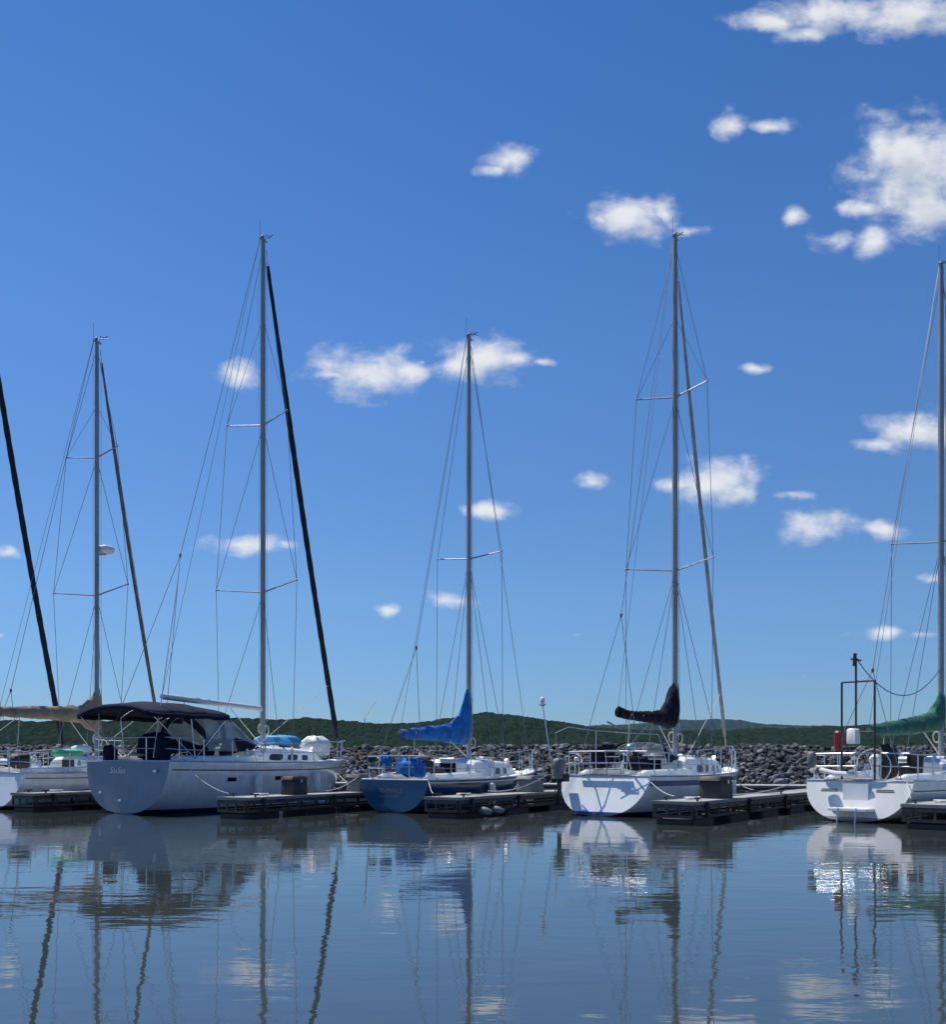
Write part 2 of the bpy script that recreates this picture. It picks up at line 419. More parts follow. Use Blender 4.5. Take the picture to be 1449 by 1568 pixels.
    if c.get('cover'):
        cov=K('sail_cover',c['cover']); secs=[]; pr=c['prof']; N=44
        for k in range(N+1):
            f=k/N
            for a,b_ in zip(pr[:-1],pr[1:]):
                if f<=b_[0]+1e-9:
                    t=(f-a[0])/(b_[0]-a[0]); t=t*t*(3-2*t)
                    tp,bt,hw=[a[i]+(b_[i]-a[i])*t for i in(1,2,3)]; break
            x=ms-bl*(1-f)*.985+ (.10 if k==N else .0)
            zb=be+(bz0-be)*f
            wob=1+.16*math.sin(k*1.4)+.1*math.sin(k*3.1+1)
            sec=[]
            for j in range(20):
                th=2*math.pi*j/20
                cz=math.sin(th); cy=math.cos(th)
                zc=(tp-bt)/2; mid=(tp+bt)/2
                wy=hw*(1-.35*max(0,cz))
                nz=1+.16*mnoise.noise(Vector((x*3,cy*2,cz*2)))
                fold=1+.14*mnoise.noise(Vector((x*5+zc*cz*3,cy,zc*cz*4)))
                sec.append((x,wy*cy*wob*fold,zb+mid+zc*cz*nz*(1+.05*math.sin(k*2.0))))
            secs.append(sec)
        cov.loft(secs)
        for f in (.15,.35,.55,.75):
            x=ms-bl*(1-f)*.985; z=be+(bz0-be)*f
            K('cover_ties','rope').tube([(x,.13,z+.02),(x+.02,0,z-.2),(x,-.13,z+.02)],.008,5)
    if c.get('wheel'):
        wl=K('steering_wheel','steel'); x=L*.13; z=sheer(.1)+.35
        n=20; wl.tube([(x,.42*math.cos(2*math.pi*k/n),z+.42*math.sin(2*math.pi*k/n)) for k in range(n+1)],.016,6,cap=False)
        for k in range(3):
            a=math.pi*k/3; wl.tube([(x,.4*math.cos(a),z+.4*math.sin(a)),(x,-.4*math.cos(a),z-.4*math.sin(a))],.01,5)
        w.tube([(x+.12,0,sheer(.1)-.4),(x+.12,0,z+.05)],[.12,.09],10)
        w.quad_ell((x+.13,0,z+.15),(.25,.3,.3))
    for f in c.get('fenders',[]):
        u,sg,z=f; y=beam(u)+.12; x=dx(u,.5)
        fd=K('fenders','fender'); n=9
        fd.tube([(x,sg*y,z+.32*math.cos(math.pi*k/n)) for k in range(n+1)],[.02]+[.115*math.sin(math.pi*k/n)**.35 for k in range(1,n)]+[.02],10)
        hl.tube([(x,sg*y,z+.3),(x,sg*(y-.15),sheer(u)+.3)],.009,5)
    if c.get('outboard'):
        sy,col=c['outboard']; z=zs0
        ob=K('outboard_motor',col)
        ob.quad_ell((-.12,sy,z+.30),(.36,.24,.34),e=.6)
        ob.box((-.12,sy,z+.05),(.2,.15,.25),taper=1.15)
        K('outboard_leg','rubber').box((-.10,sy,z-.25),(.11,.07,.6))
        K('outboard_leg','rubber').box((.1,sy,z-.05),(.3,.2,.2))
    if c.get('platform'):
        w.box((rk*.25-.16,0,.30),(.42,.95,.07))
        K('transom_door','white').box((rk*.62,0,.68),(.06,.6,.42))
        for dy in(-.3,.3): K('swim_ladder','steel').tube([(-.28,dy*.7,.34),(-.36,dy*.7,-.3)],.016)
    if c.get('name'):
        cu=bpy.data.curves.new('name','FONT'); cu.body=c['name']; cu.size=c.get('nsize',.24); cu.align_x='CENTER'; cu.extrude=.002; cu.shear=.25
    if 'extra' in c: c['extra'](K,dict(beam=beam,sheer=sheer,dx=dx,E=E,ms=ms,L=L,mz0=mz0,H=H,rk=rk,zs0=zs0,w=w,rl=rl,cab=cab))
    hgd=R(c['h'])
    e=K.finish('sailboat',(c['pos'][0],c['pos'][1],0),math.pi/2-hgd)
    if c.get('name'):
        t=bpy.data.objects.new('boat_name',cu); scene.collection.objects.link(t); t.parent=e
        cu.materials.append(M[c.get('ncol','wire')])
        up=Vector((rk,0,zs0)).normalized(); X=Vector((0,-1,0)); N=X.cross(up)
        z=c.get('nz',.8); o=Vector((rk*z/zs0,c.get('ny',0),z))+N*.008
        t.matrix_local=Matrix(((X.x,up.x,N.x,o.x),(X.y,up.y,N.y,o.y),(X.z,up.z,N.z,o.z),(0,0,0,1)))
    return e

def bimini(K,g,col,s0,s1,hw,ze,zt):
    b=K('bimini_top',col,solid=.012); NI,NJ=10,14; P=[]
    for i in range(NI+1):
        f=i/NI; row=[]
        for j in range(NJ+1):
            v=-1+2*j/NJ
            z=ze+(zt-ze)*(1-abs(v)**2.4)*(1-.35*abs(2*f-1)**2.5)-.03*math.sin(f*math.pi*3)**2
            row.append((s0+(s1-s0)*f,hw*v*(1-.03*abs(v)),z))
        P.append(row)
    b.grid(P)
    for row,ds in((P[0],-.015),(P[-1],.015)): b.grid([row,[(x+ds,y,z-.13) for x,y,z in row]])
    for j,dy in((0,-.02),(NJ,.02)):
        e=[P[i][j] for i in range(NI+1)]; b.grid([e,[(x,y+dy,z-.13) for x,y,z in e]])
    for f in(.03,.5,.97):
        s=s0+(s1-s0)*f; base=s0+(s1-s0)*.55
        arc=[(s,hw*v*.96,ze+(zt-ze)*(1-abs(v)**2.4)*(1-.35*abs(2*f-1)**2.5)-.07) for v in [-1+k/7 for k in range(15)]]
        pts=[(base,-hw*.96,g['sheer'](.15)+.1)]+arc+[(base,hw*.96,g['sheer'](.15)+.1)]
        K('bimini_frame','steel').tube(pts,.016)

def dodger(K,g,col,s0,s1,hw,zt,zb0,zb1):
    cv=K('dodger_canvas',col); gl=K('dodger_windows','vinyl'); NI,NJ=8,18; P=[]
    for i in range(NI+1):
        f=i/NI; row=[]
        s=s0+(s1-s0)*f; top=zt-(zt-zb1)*(max(0,(f-.35)/.65))**1.25; bot=zb0+(zb1-zb0)*f
        for j in range(NJ+1):
            th=math.pi*j/NJ; cy=math.cos(th); sy=math.sin(th)
            w_=hw*(1-.12*f)
            y=w_*(abs(cy)**.6)*(1 if cy>=0 else -1); z=bot+(top-bot)*(sy**.55 if sy>1e-6 else 0)
            row.append((s+.02*sy,y,z))
        P.append(row)
    for i in range(NI):
        for j in range(NJ):
            q=[P[i][j],P[i][j+1],P[i+1][j+1],P[i+1][j]]
            glass=(3<=i<=6 and j not in(0,5,6,11,12,17)) or (1<=i<=6 and j in(1,2,3,14,15,16))
            (gl if glass else cv).add(q,[(0,1,2,3)])
    K('dodger_frame','steel').tube([(x,y*.985,z-.03) for x,y,z in P[1]],.013)

def ex_big(K,g):
    bimini(K,g,'navy',-.35,2.45,1.50,2.70,3.05)
    dodger(K,g,'navy',2.3,4.0,1.30,2.78,1.55,1.80)
    gl=K('side_curtain','vinyl')
    for sg in(-1,): gl.grid([[(1.5,sg*1.40,2.6),(2.5,sg*1.38,2.6)],[(1.7,sg*1.40,1.7),(2.9,sg*1.30,1.7)]])
    cv=K('canvas_covers','navy')
    cv.quad_ell((1.1,.1,1.80),(.5,.9,.75),e=.5,wob=.14)
    cv.quad_ell((.30,-1.22,1.72),(.34,.3,.85),e=.5,wob=.12)
    cv.quad_ell((1.9,-.9,1.6),(.9,.3,.4),e=.6,wob=.12)
    cv.quad_ell((.25,.85,1.62),(.3,.4,.45),e=.6,wob=.12)
    cv.quad_ell((1.9,.9,1.75),(.9,.4,.6),e=.6,wob=.12)
    K('blue_tarp','ltblue').quad_ell((6.3,.3,2.05),(1.3,1.4,.38),e=.7,wob=.15)
    K('tender_cover','fender').quad_ell((7.7,-.1,1.85),(1.0,.85,.75),e=.75,wob=.14)
    K('transom_seam','greybox').tube([(.095,-.62,.25),(.10,-.62,.98),(.10,.62,.98),(.095,.62,.25)],.009,5)
    K('antenna','fender').tube([(.2,1.3,2.0),(.25,1.32,2.9)],.01)
    K('flagstaff','fender').tube([(.2,-.95,1.5),(.95,-1.1,6.6)],.014)
    for y,z in((-1.2,1.15),(1.0,.55),(.2,.35)): K('transom_fittings','steel').box((.05,y,z),(.05,.12,.06))

def ex_blue(K,g):
    cv=K('canvas_covers','blue')
    cv.quad_ell((.6,-.15,1.25),(.45,.75,.45),e=.75,wob=.35)
    cv.quad_ell((.35,.45,1.42),(.28,.32,.34),e=.8,wob=.3)
    cv.box((.25,-.75,1.16),(.12,.28,.36))
    K('grill','rubber').quad_ell((.35,.9,1.45),(.3,.25,.24))
    K('antenna','wire').tube([(.15,.9,1.0),(.05,.95,2.6),(.5,.9,3.1)],.012,5)
    K('cockpit_gear','rubber').quad_ell((2.2,.4,1.25),(.8,.5,.35),e=.6,wob=.2)
    K('brown_bag','brownbox').quad_ell((1.5,-.55,1.12),(.5,.3,.25),e=.6,wob=.2)
    K('transom_board','greybox').box((.06,.15,.45),(.03,.62,.02))

def ex_b4(K,g):
    p=K('stern_pole','steel'); p.tube([(-.05,1.28,1.0),(-.28,1.45,2.9)],.018)
    K('pole_lamp','fender').quad_ell((-.29,1.45,3.0),(.13,.13,.2))
    K('pole_lamp_cage','wire').tube([(-.29,1.36,2.9),(-.29,1.45,2.86),(-.29,1.54,2.9)],.02,5)
    dodger(K,g,'black',2.3,3.2,.85,1.95,1.3,1.5)
    K('crate','black').quad_ell((1.5,.7,1.55),(.6,.45,.65),e=.4,wob=.1)
    K('crate','black').quad_ell((2.0,-.1,1.35),(.6,.6,.35),e=.5,wob=.14)
    rl=K('stern_arch','steel')
    rl.tube([(.1,1.25,1.7),(-.05,1.2,2.15),(.1,.9,2.3),(.5,.3,2.2),(1.1,-.3,2.15),(1.5,-1.0,2.1),(1.5,-1.3,1.2)],.014)
    rl.tube([(.5,.3,2.2),(.5,.3,1.2)],.012)
    K('wind_vane','wire').tube([(.9,.2,2.45),(1.15,-.1,2.25)],.025,5)
    K('grill','steel').quad_ell((.1,-.95,1.75),(.34,.26,.22))
    K('fishing_rod','wire').tube([(.2,-.2,1.2),(.5,-1.2,2.3)],.01,5)
    w=K('stern_seat','white')
    for k in range(3): w.box((.36+.11*k,.15,1.36),(.08,1.5,.03))
    ld=K('swim_ladder','steel')
    for dy in(-.2,.2): ld.tube([(.40,-.3+dy,1.05),(.28,-.3+dy,1.70)],.014)
    for z in(1.2,1.36,1.52,1.68): ld.tube([(.375-.185*(z-1.05),-.5,z),(.375-.185*(z-1.05),-.1,z)],.014)
    for y in(.65,-.75): ld.tube([(.45,y,1.2),(.30,y,1.55),(.02,y,1.62)],.022)

def ex_b5(K,g):
    fr=K('stern_gantry','brownbox')
    for y in(.40,-.38): fr.tube([(.35,y,.95),(.35,y,3.28)],.026,8)
    fr.tube([(.35,.40,3.28),(.35,-.38,3.28)],.022,8)
    fr.tube([(.35,.06,2.1),(.35,.06,3.85)],.026,8); fr.tube([(.35,.18,3.83),(.35,-.06,3.77)],.03,6)
    fr.tube([(.35,.10,3.65),(.35,.08,3.95)],.045,6)
    fr.tube([(.35,.40,2.1),(.35,-.38,2.1)],.02,6)
    K('fuel_can','red').box((.22,.42,1.90),(.18,.17,.46),bev=.04)
    K('life_ring_box','fender').box((.3,.10,2.0),(.22,.26,.36),bev=.04)
    K('cable','ropedark').tube(sag((.35,0,3.75),(5.5,0,3.9),.75,16),.012,5)
    K('cockpit_gear','rubber').quad_ell((1.5,-.2,1.4),(.35,.45,.8),e=.5,wob=.1)
    K('cockpit_gear','rubber').quad_ell((2.2,-.6,1.35),(.3,.35,.6),e=.5,wob=.1)
    K('outboard_bracket','greybox').quad_ell((.05,1.0,1.45),(.2,.2,.4),e=.6)
    K('stern_cushion','fender').tube([(.3,.9,1.2),(.25,.5,1.12),(.25,0,1.1)],.06,8)
    rk=g['rk'];zs=g['zs0']
    st=K('transom_stripes','stripebrown')
    for z,w_ in ((.74,.40),(.70,.42)):
        for sg in(-1,1):
            st.add([(rk*z/zs-.008,sg*.45,z),(rk*z/zs-.008,sg*(.45+w_),z),(rk*(z+.018)/zs-.008,sg*(.45+w_),z+.018),(rk*(z+.018)/zs-.008,sg*.45,z+.018)],[(0,1,2,3)])

def ex_b1(K,g):
    ms=g['ms']
    r=K('radar_dome','fender'); r.quad_ell((ms+.3,-.05,8.35),(.5,.5,.26),e=.6)
    K('radar_bracket','alu').tube([(ms,0,8.15),(ms+.32,-.05,8.2)],.03)
    K('green_lid','greenp').quad_ell((2.0,-.9,1.65),(.9,.7,.24),e=.6)
    K('cockpit_gear','rubber').quad_ell((1.2,.2,1.4),(.6,.5,.45),e=.6,wob=.1)
    K('steering_gear','white').quad_ell((3.0,-.3,1.75),(.5,.6,.3),e=.6)

cov_blue=[(0,.06,-.16,.07),(.2,.13,-.20,.11),(.45,.24,-.20,.13),(.66,.33,-.22,.15),(.82,.60,-.24,.17),(.90,.95,-.24,.18),(.965,1.45,-.22,.13),(1,1.5,-.1,.08)]
cov_tan=[(0,.16,-.14,.12),(.4,.20,-.20,.15),(.8,.24,-.30,.17),(.93,.50,-.55,.22),(1,.80,-.60,.15)]
cov_blk=[(0,.20,-.10,.10),(.2,.12,-.13,.10),(.5,.16,-.16,.13),(.75,.24,-.22,.2),(.88,.60,-.26,.22),(.95,1.05,-.24,.20),(1,1.15,-.2,.14)]
cov_grn=[(0,.12,-.12,.10),(.3,.18,-.18,.16),(.6,.24,-.22,.2),(.82,.32,-.20,.2),(.93,.62,-.2,.18),(1,.92,-.2,.13)]

# heading is measured clockwise from +Y, position = centre of transom at the waterline
sailboat(dict(pos=(-9.4,25.0),h=31,L=9.3,B=3.7,tb=.9,zs=1.4,zb=1.42,rk=.12,hull='hull_grey',transom='transom_shade',stripe='stripebrown',sth=(.20,.235),
    cab=(.40,.84),cabh=.52,cabw=.70,mast_s=5.3,H=17.95,mr=.085,spread=[(12.05,1.28,.30),(6.75,1.72,.34)],chsweep=.35,chy=1.55,fwdlow=False,
    boom=4.0,bz=3.05,bze=3.22,boomr=.085,boomspar='aluw',jib='jibdark',jibr=.09,split=7.3,
    wins=[(.46,.53),(.56,.62),(.65,.69)],ports=[(.22,.42),(.42,.40),(.52,.40)],
    fenders=[(.33,-1,.72),(.62,-1,.75)],name='SasSea',nz=1.08,ny=.35,ncol='fender',extra=ex_big,wheel=True))
sailboat(dict(pos=(-2.2,25.2),h=30,L=8.55,B=2.8,tb=.78,zs=.90,zb=1.10,rk=.12,hull='hull_blue',stripe='fender',sth=(.055,.085),toe='white',
    cab=(.34,.76),cabh=.56,cabw=.70,mast_s=4.15,H=14.5,mr=.07,spread=[(7.65,1.15,.0)],chsweep=.0,chy=1.2,
    boom=3.75,bz=2.15,bze=2.22,cover='blue',prof=cov_blue,split=4.6,
    wins=[(.50,.545),(.565,.61)],fenders=[(.34,-1,.45),(.58,-1,.5),(.66,-1,.5)],name='TUPPENCE',nsize=.16,nz=.55,ny=.1,ncol='greybox',extra=ex_blue))
sailboat(dict(pos=(3.15,23.8),h=38,L=8.6,B=3.15,tb=.82,zs=1.02,zb=1.18,rk=.46,hull='hull_white',stripe='stripeblue',sth=(.10,.24),
    cab=(.36,.82),cabh=.54,cabw=.70,mast_s=4.55,H=16.8,mr=.078,spread=[(12.1,1.12,.28),(7.0,1.38,.45)],chsweep=.5,chy=1.35,
    boom=3.45,bz=2.62,bze=2.66,boomspar='black',cover='black',prof=cov_blk,jib='jibgrey',jibr=.06,fsf=.955,split=5.3,spar='alu',
    wins=[(.44,.49),(.51,.56),(.59,.64),(.67,.70)],fenders=[(.56,-1,.55)],outboard=(1.05,'greybox'),extra=ex_b4))
sailboat(dict(pos=(8.8,21.6),h=46,L=9.0,B=3.0,tb=.84,zs=.95,zb=1.2,rk=.34,hull='hull_cream',stripe='stripebrown',sth=(.20,.23),
    cab=(.38,.82),cabh=.50,cabw=.68,mast_s=5.6,H=14.95,mr=.075,spread=[(7.4,1.25,.2)],chsweep=.2,chy=1.3,
    boom=4.7,bz=2.45,bze=2.15,cover='green',prof=cov_grn,split=3.6,
    wins=[(.43,.50),(.53,.60)],fenders=[(.5,-1,.5)],platform=True,extra=ex_b5,wheel=True))
sailboat(dict(pos=(-14.1,27.0),h=28,L=6.9,B=2.9,tb=.84,zs=1.05,zb=1.2,rk=.3,hull='hull_white',stripe='greybox',sth=(.12,.15),
    cab=(.40,.84),cabh=.5,mast_s=3.85,H=15.1,mr=.075,spread=[(11.3,1.2,.22),(6.8,1.75,.28)],chsweep=.3,chy=1.3,
    boom=3.5,bz=2.95,bze=2.85,cover='tan',prof=cov_tan,jib='jibtan',jibr=.055,split=3.5,
    wins=[(.46,.52),(.55,.60)],fenders=[(.4,-1,.6)],extra=ex_b1))
sailboat(dict(pos=(-18.45,27.6),h=28,L=7.6,B=2.9,tb=.84,zs=1.05,zb=1.2,rk=.3,hull='hull_white',stripe='stripeblue',sth=(.10,.18),
    cab=(.38,.84),cabh=.45,mast_s=3.95,H=18.4,mr=.08,spread=[(12.3,1.15,.22),(6.8,1.5,.28)],chsweep=.3,chy=1.3,
    boom=3.4,bz=2.9,bze=3.0,cover='tan',prof=cov_tan,jib='jibdark',jibr=.095,split=3.5))

# ------------------------------------------------------------------ docks
def dock(pos,h,length,width,zt=.52,name='floating_dock',cleats=True):
    K=Kit(); pl=K('deck_planks','plank',smooth=False); fr=K('steel_frame','dockframe',smooth=False); lip=K('edge_trim','docklip',smooth=False); fl=K('floats','float')
    n=int(length/.145)
    for i in range(n):
        x=.07+i*.145
        pl.box((x,width/2,zt-.02+random.uniform(-.003,.003)),(.135,width-.04,.04),bev=.005)
    for y in(-.03,width+.03):
        lip.box((length/2,y,zt-.03),(length+.06,.05,.07),bev=.006)
        fr.box((length/2,y,zt-.115),(length,.045,.08),bev=.006)
        fr.box((length/2,y,zt-.34),(length,.04,.06),bev=.006)
        k=int(length/.62)
        for i in range(k+1):
            fr.box((i*length/k*.995+.02,y,zt-.24),(.05,.035,.22),bev=.004)
    lip.box((-.03,width/2,zt-.03),(.05,width+.11,.07),bev=.006)
    fr.box((-.03,width/2,zt-.115),(.045,width,.08),bev=.006); fr.box((-.03,width/2,zt-.34),(.04,width,.06),bev=.006)
    for i in range(4): fr.box((-.03,width*(i+.1)/3.2,zt-.24),(.035,.05,.22),bev=.004)
    k=max(2,int(length/1.9))
    for i in range(k):
        fl.box((.6+i*(length-1.2)/max(1,k-1),width/2,(zt-.42)/2-.12),(1.25,width-.06,zt-.42+.36),bev=.05)
    if cleats:
        for i in range(3):
            for y in(.1,width-.1):
                x=.4+i*(length-1)/2; K('cleats','dockframe').tube([(x-.12,y,zt+.07),(x+.12,y,zt+.07)],.02); K('cleats','dockframe').tube([(x,y,zt),(x,y,zt+.07)],.025)
        for i in range(5):
            x=.5+i*(length-1)/4.2; K('bumpers','rubber').tube([(x,-.09,zt-.02),(x,-.09,zt-.36)],.05,8)
        coil(K('rope_coil','rope'),(1.0,width*.5,zt+.02),.17,'z',4)
        K('hose','ropedark').tube([(2+.5*k,width*.75+.12*math.sin(k*1.1),zt+.02) for k in range(int(length*1.2))],.016,5)
    return K.finish(name,(pos[0],pos[1],0),math.pi/2-R(h))
dock((-12.0,25.5),29,10.2,.95)
dock((-5.50,22.6),31,12.4,.95)
dock((-.36,22.7),32,11.0,.95)
dock((4.85,20.4),37,12.1,.95)
dock((9.75,18.9),43,12,.95)
mx0,my0,mx1,my1=-34,41.4,30,27.3
ang=math.degrees(math.atan2(mx1-mx0,my1-my0))
dock((mx0,my0),ang,math.hypot(mx1-mx0,my1-my0),1.8,zt=.56,name='main_dock',cleats=False)

def loc_on(pos,h,s,y):
    hh=R(h); return (pos[0]+s*math.sin(hh)-y*math.cos(hh), pos[1]+s*math.cos(hh)+y*math.sin(hh))
def dock_box(p,h,size,mat,name='dock_box'):
    K=Kit(); K('body',mat).box((0,0,size[2]*.4),(size[0],size[1],size[2]*.8),taper=.96,bev=.03)
    K('lid',mat).box((0,0,size[2]*.91),(size[0]*1.06,size[1]*1.08,size[2]*.2),taper=.93,bev=.04)
    K('latch','steel').box((0,-size[1]*.56,size[2]*.75),(.08,.03,.08))
    K('feet','rubber').box((0,0,-.01+.02),(size[0]*.9,size[1]*.9,.04))
    K.finish(name,(p[0],p[1],.525),math.pi/2-R(h))
dock_box(loc_on((-5.5,22.6),31,2.2,.45),31,(.6,.45,.48),'brownbox')
dock_box(loc_on((4.85,20.4),37,2.3,.45),37,(.85,.55,.52),'brownbox')
dock_box(loc_on((-5.5,22.6),31,5.2,.5),31,(.9,.5,.5),'greybox')
dock_box(loc_on((-.36,22.7),32,4.6,.5),32,(.8,.5,.45),'greybox')
def pedestal(p,name='power_pedestal'):
    K=Kit(); K('post','greybox').box((0,0,.42),(.16,.18,.84),taper=.9,bev=.03); K('lamp','fender').quad_ell((0,0,.90),(.17,.17,.16),e=.7)
    K('sockets','rubber').box((0,-.10,.6),(.12,.03,.25))
    K.finish(name,(p[0],p[1],.56),R(20))
for s in(11,24.5,31,38.5,52): pedestal(loc_on((mx0,my0),ang,s,.9))
K=Kit(); ln=K('lines','rope')
for a,b,k in (((-7.7,24.5,1.45),(-6.15,23.4,.6),.15),((-4.9,31.6,1.4),(-3.3,27.6,.6),.2),((-1.2,24.9,.95),(-1.0,23.5,.6),.1),((1.6,31.6,1.1),(1.2,27,.6),.1),
              ((4.3,23.2,1.05),(4.7,21.7,.6),.10),((8.2,30.4,1.2),(7.9,26.2,.6),.15),((9.8,21.0,.95),(9.6,20.4,.6),.05),((-3.2,25.6,.95),(-4.0,25.2,.6),.08),((2.0,24.8,1.05),(.4,25.3,.6),.15),((7.9,22.5,.95),(6.2,23.0,.6),.12)):
    ln.tube(sag(a,b,k),.010,5)
K.finish('mooring_lines',(0,0,0),0)
K=Kit()
for s in(.9,1.5):
    x,y=loc_on((-.36,22.7),32,s,-.22)
    K('bodies','greybox').tube([(x-.18+.06*k,y-.05*k*.3,.16+.02*math.sin(k)) for k in range(7)],[.03,.08,.10,.10,.10,.07,.03],10)
K.finish('dock_fender',(0,0,0),0)

# ------------------------------------------------------------------ breakwater
def rocks():
    bm=bmesh.new(); bmesh.ops.create_icosphere(bm,subdivisions=1,radius=1); bv=np.array([v.co[:] for v in bm.verts]); bf=np.array([[v.index for v in f.verts] for f in bm.faces]); bm.free()
    X0,X1=-55,62; N=26000
    V=[];F=[];C=[]; nb=len(bv)
    for i in range(N):
        x=random.uniform(X0,X1); t=random.random()*1.2
        yb=44.5-.06*x
        crest=2.20+.12*mnoise.noise(Vector((x*.35,0,3)))+.06*math.sin(x*.21)
        if t<1: y=yb+5.2*t; z=-.35+(crest+.2)*t
        else: y=yb+5.2+ (t-1)*8; z=crest-.12
        r=random.uniform(.08,.18)*(1.6 if random.random()<.12 else 1)
        z+=random.uniform(-.14,.12)-.08
        sc=np.array([random.uniform(.75,1.4),random.uniform(.75,1.3),random.uniform(.55,.95)])*r
        p=bv*(1+np.random.uniform(-.25,.25,(nb,1)))
        q=Matrix.Rotation(random.random()*6.28,3,'Z')@Matrix.Rotation(random.uniform(-.8,.8),3,'X')@Matrix.Rotation(random.uniform(-.8,.8),3,'Y')
        p=(p*sc)@np.array(q).T+np.array([x,y,z])
        V.append(p); F.append(bf+i*nb)
        g=random.choice([.045,.06,.075,.10,.14,.25])*random.uniform(.8,1.15)
        if z<.15: g*=.45
        w=random.uniform(-.02,.05)
        C.append(np.tile([g*(1-w*.5),g,g*(1+w*2),1],(nb,1)))
    V=np.concatenate(V);F=np.concatenate(F);C=np.concatenate(C)
    n0=len(V)
    me=bpy.data.meshes.new('breakwater')
    xs=np.linspace(X0-30,X1+30,60); extra=[]
    for x in xs:
        yb=44.5-.06*x; extra+= [(x,yb,-.6),(x,yb+5.1,1.95),(x,yb+7.4,1.95),(x,yb+12,-.6)]
    faces=[tuple(f) for f in F.tolist()]
    for i in range(59):
        for j in range(3): faces.append((n0+i*4+j,n0+i*4+j+1,n0+(i+1)*4+j+1,n0+(i+1)*4+j))
    me.from_pydata(V.tolist()+extra,[],faces)
    at=me.color_attributes.new('tone','FLOAT_COLOR','POINT')
    CC=np.concatenate([C,np.tile([.03,.03,.03,1],(len(extra),1))]).astype(np.float32)
    at.data.foreach_set('color',CC.ravel())
    m,nt,b=new_mat('riprap_rock')
    a=nt.nodes.new('ShaderNodeVertexColor'); a.layer_name='tone'
    n=nt.nodes.new('ShaderNodeTexNoise'); n.inputs['Scale'].default_value=7; n.inputs['Detail'].default_value=4
    tc=nt.nodes.new('ShaderNodeTexCoord'); nt.links.new(tc.outputs['Object'],n.inputs['Vector'])
    r=nt.nodes.new('ShaderNodeMapRange'); r.inputs[1].default_value=.3; r.inputs[2].default_value=.7; r.inputs[3].default_value=.6; r.inputs[4].default_value=1.2
    nt.links.new(n.outputs['Fac'],r.inputs[0])
    mx=nt.nodes.new('ShaderNodeVectorMath'); mx.operation='SCALE'; nt.links.new(a.outputs[0],mx.inputs[0]); nt.links.new(r.outputs[0],mx.inputs['Scale'])
    nt.links.new(mx.outputs[0],b.inputs['Base Color']); b.inputs['Roughness'].default_value=.9
    me.materials.append(m); o=bpy.data.objects.new('breakwater',me); scene.collection.objects.link(o)
rocks()

# ------------------------------------------------------------------ hills
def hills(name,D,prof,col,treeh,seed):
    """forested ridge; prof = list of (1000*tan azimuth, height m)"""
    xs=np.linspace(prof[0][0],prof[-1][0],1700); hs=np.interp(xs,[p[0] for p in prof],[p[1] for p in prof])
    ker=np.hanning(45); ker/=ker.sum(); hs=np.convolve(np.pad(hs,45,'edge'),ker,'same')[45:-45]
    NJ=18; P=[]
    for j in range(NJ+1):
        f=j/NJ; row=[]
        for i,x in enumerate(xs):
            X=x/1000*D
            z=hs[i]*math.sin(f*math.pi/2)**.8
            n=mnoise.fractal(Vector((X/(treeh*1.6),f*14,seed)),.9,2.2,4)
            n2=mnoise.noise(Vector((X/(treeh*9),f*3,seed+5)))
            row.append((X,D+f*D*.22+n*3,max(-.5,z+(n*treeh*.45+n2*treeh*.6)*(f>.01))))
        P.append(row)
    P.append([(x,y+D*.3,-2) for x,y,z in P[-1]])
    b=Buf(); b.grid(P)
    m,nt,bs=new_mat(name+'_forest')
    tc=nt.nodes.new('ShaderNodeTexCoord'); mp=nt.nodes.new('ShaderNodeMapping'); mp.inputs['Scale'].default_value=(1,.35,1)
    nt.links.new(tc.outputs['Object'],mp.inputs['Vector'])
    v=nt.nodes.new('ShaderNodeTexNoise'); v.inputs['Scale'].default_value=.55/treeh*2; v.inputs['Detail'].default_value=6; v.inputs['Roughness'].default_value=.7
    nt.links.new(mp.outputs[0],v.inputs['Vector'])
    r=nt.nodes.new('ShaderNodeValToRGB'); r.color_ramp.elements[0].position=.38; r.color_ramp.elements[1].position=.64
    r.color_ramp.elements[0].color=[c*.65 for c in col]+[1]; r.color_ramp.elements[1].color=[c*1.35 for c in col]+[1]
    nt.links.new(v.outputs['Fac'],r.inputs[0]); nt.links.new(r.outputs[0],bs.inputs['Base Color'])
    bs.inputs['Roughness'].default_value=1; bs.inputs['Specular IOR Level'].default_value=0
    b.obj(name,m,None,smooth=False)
# skyline survey: (1000*tan azimuth, 1000*tan elevation)
near=[(-1150,37),(-720,40),(-508,43),(-450,41),(-333,46),(-250,43),(-200,45),(-157,43),(-115,38),(-60,41),(-25,45),(11,51),(45,49),(75,46),(120,40),(165,35),(220,32),(404,33),(490,37),(750,41),(1170,37)]
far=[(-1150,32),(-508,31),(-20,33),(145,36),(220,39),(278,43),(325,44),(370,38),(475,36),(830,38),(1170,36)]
for nm,D,lst,col,th,sd in (('wooded_hills',1100,near,(.018,.032,.026),6,1),('distant_hills',3200,far,(.034,.058,.070),9,9)):  # distance haze is mixed into the bluish forest colours
    hills(nm,D,[(a,e/1000*D*1.20) for a,e in lst],col,th,sd)

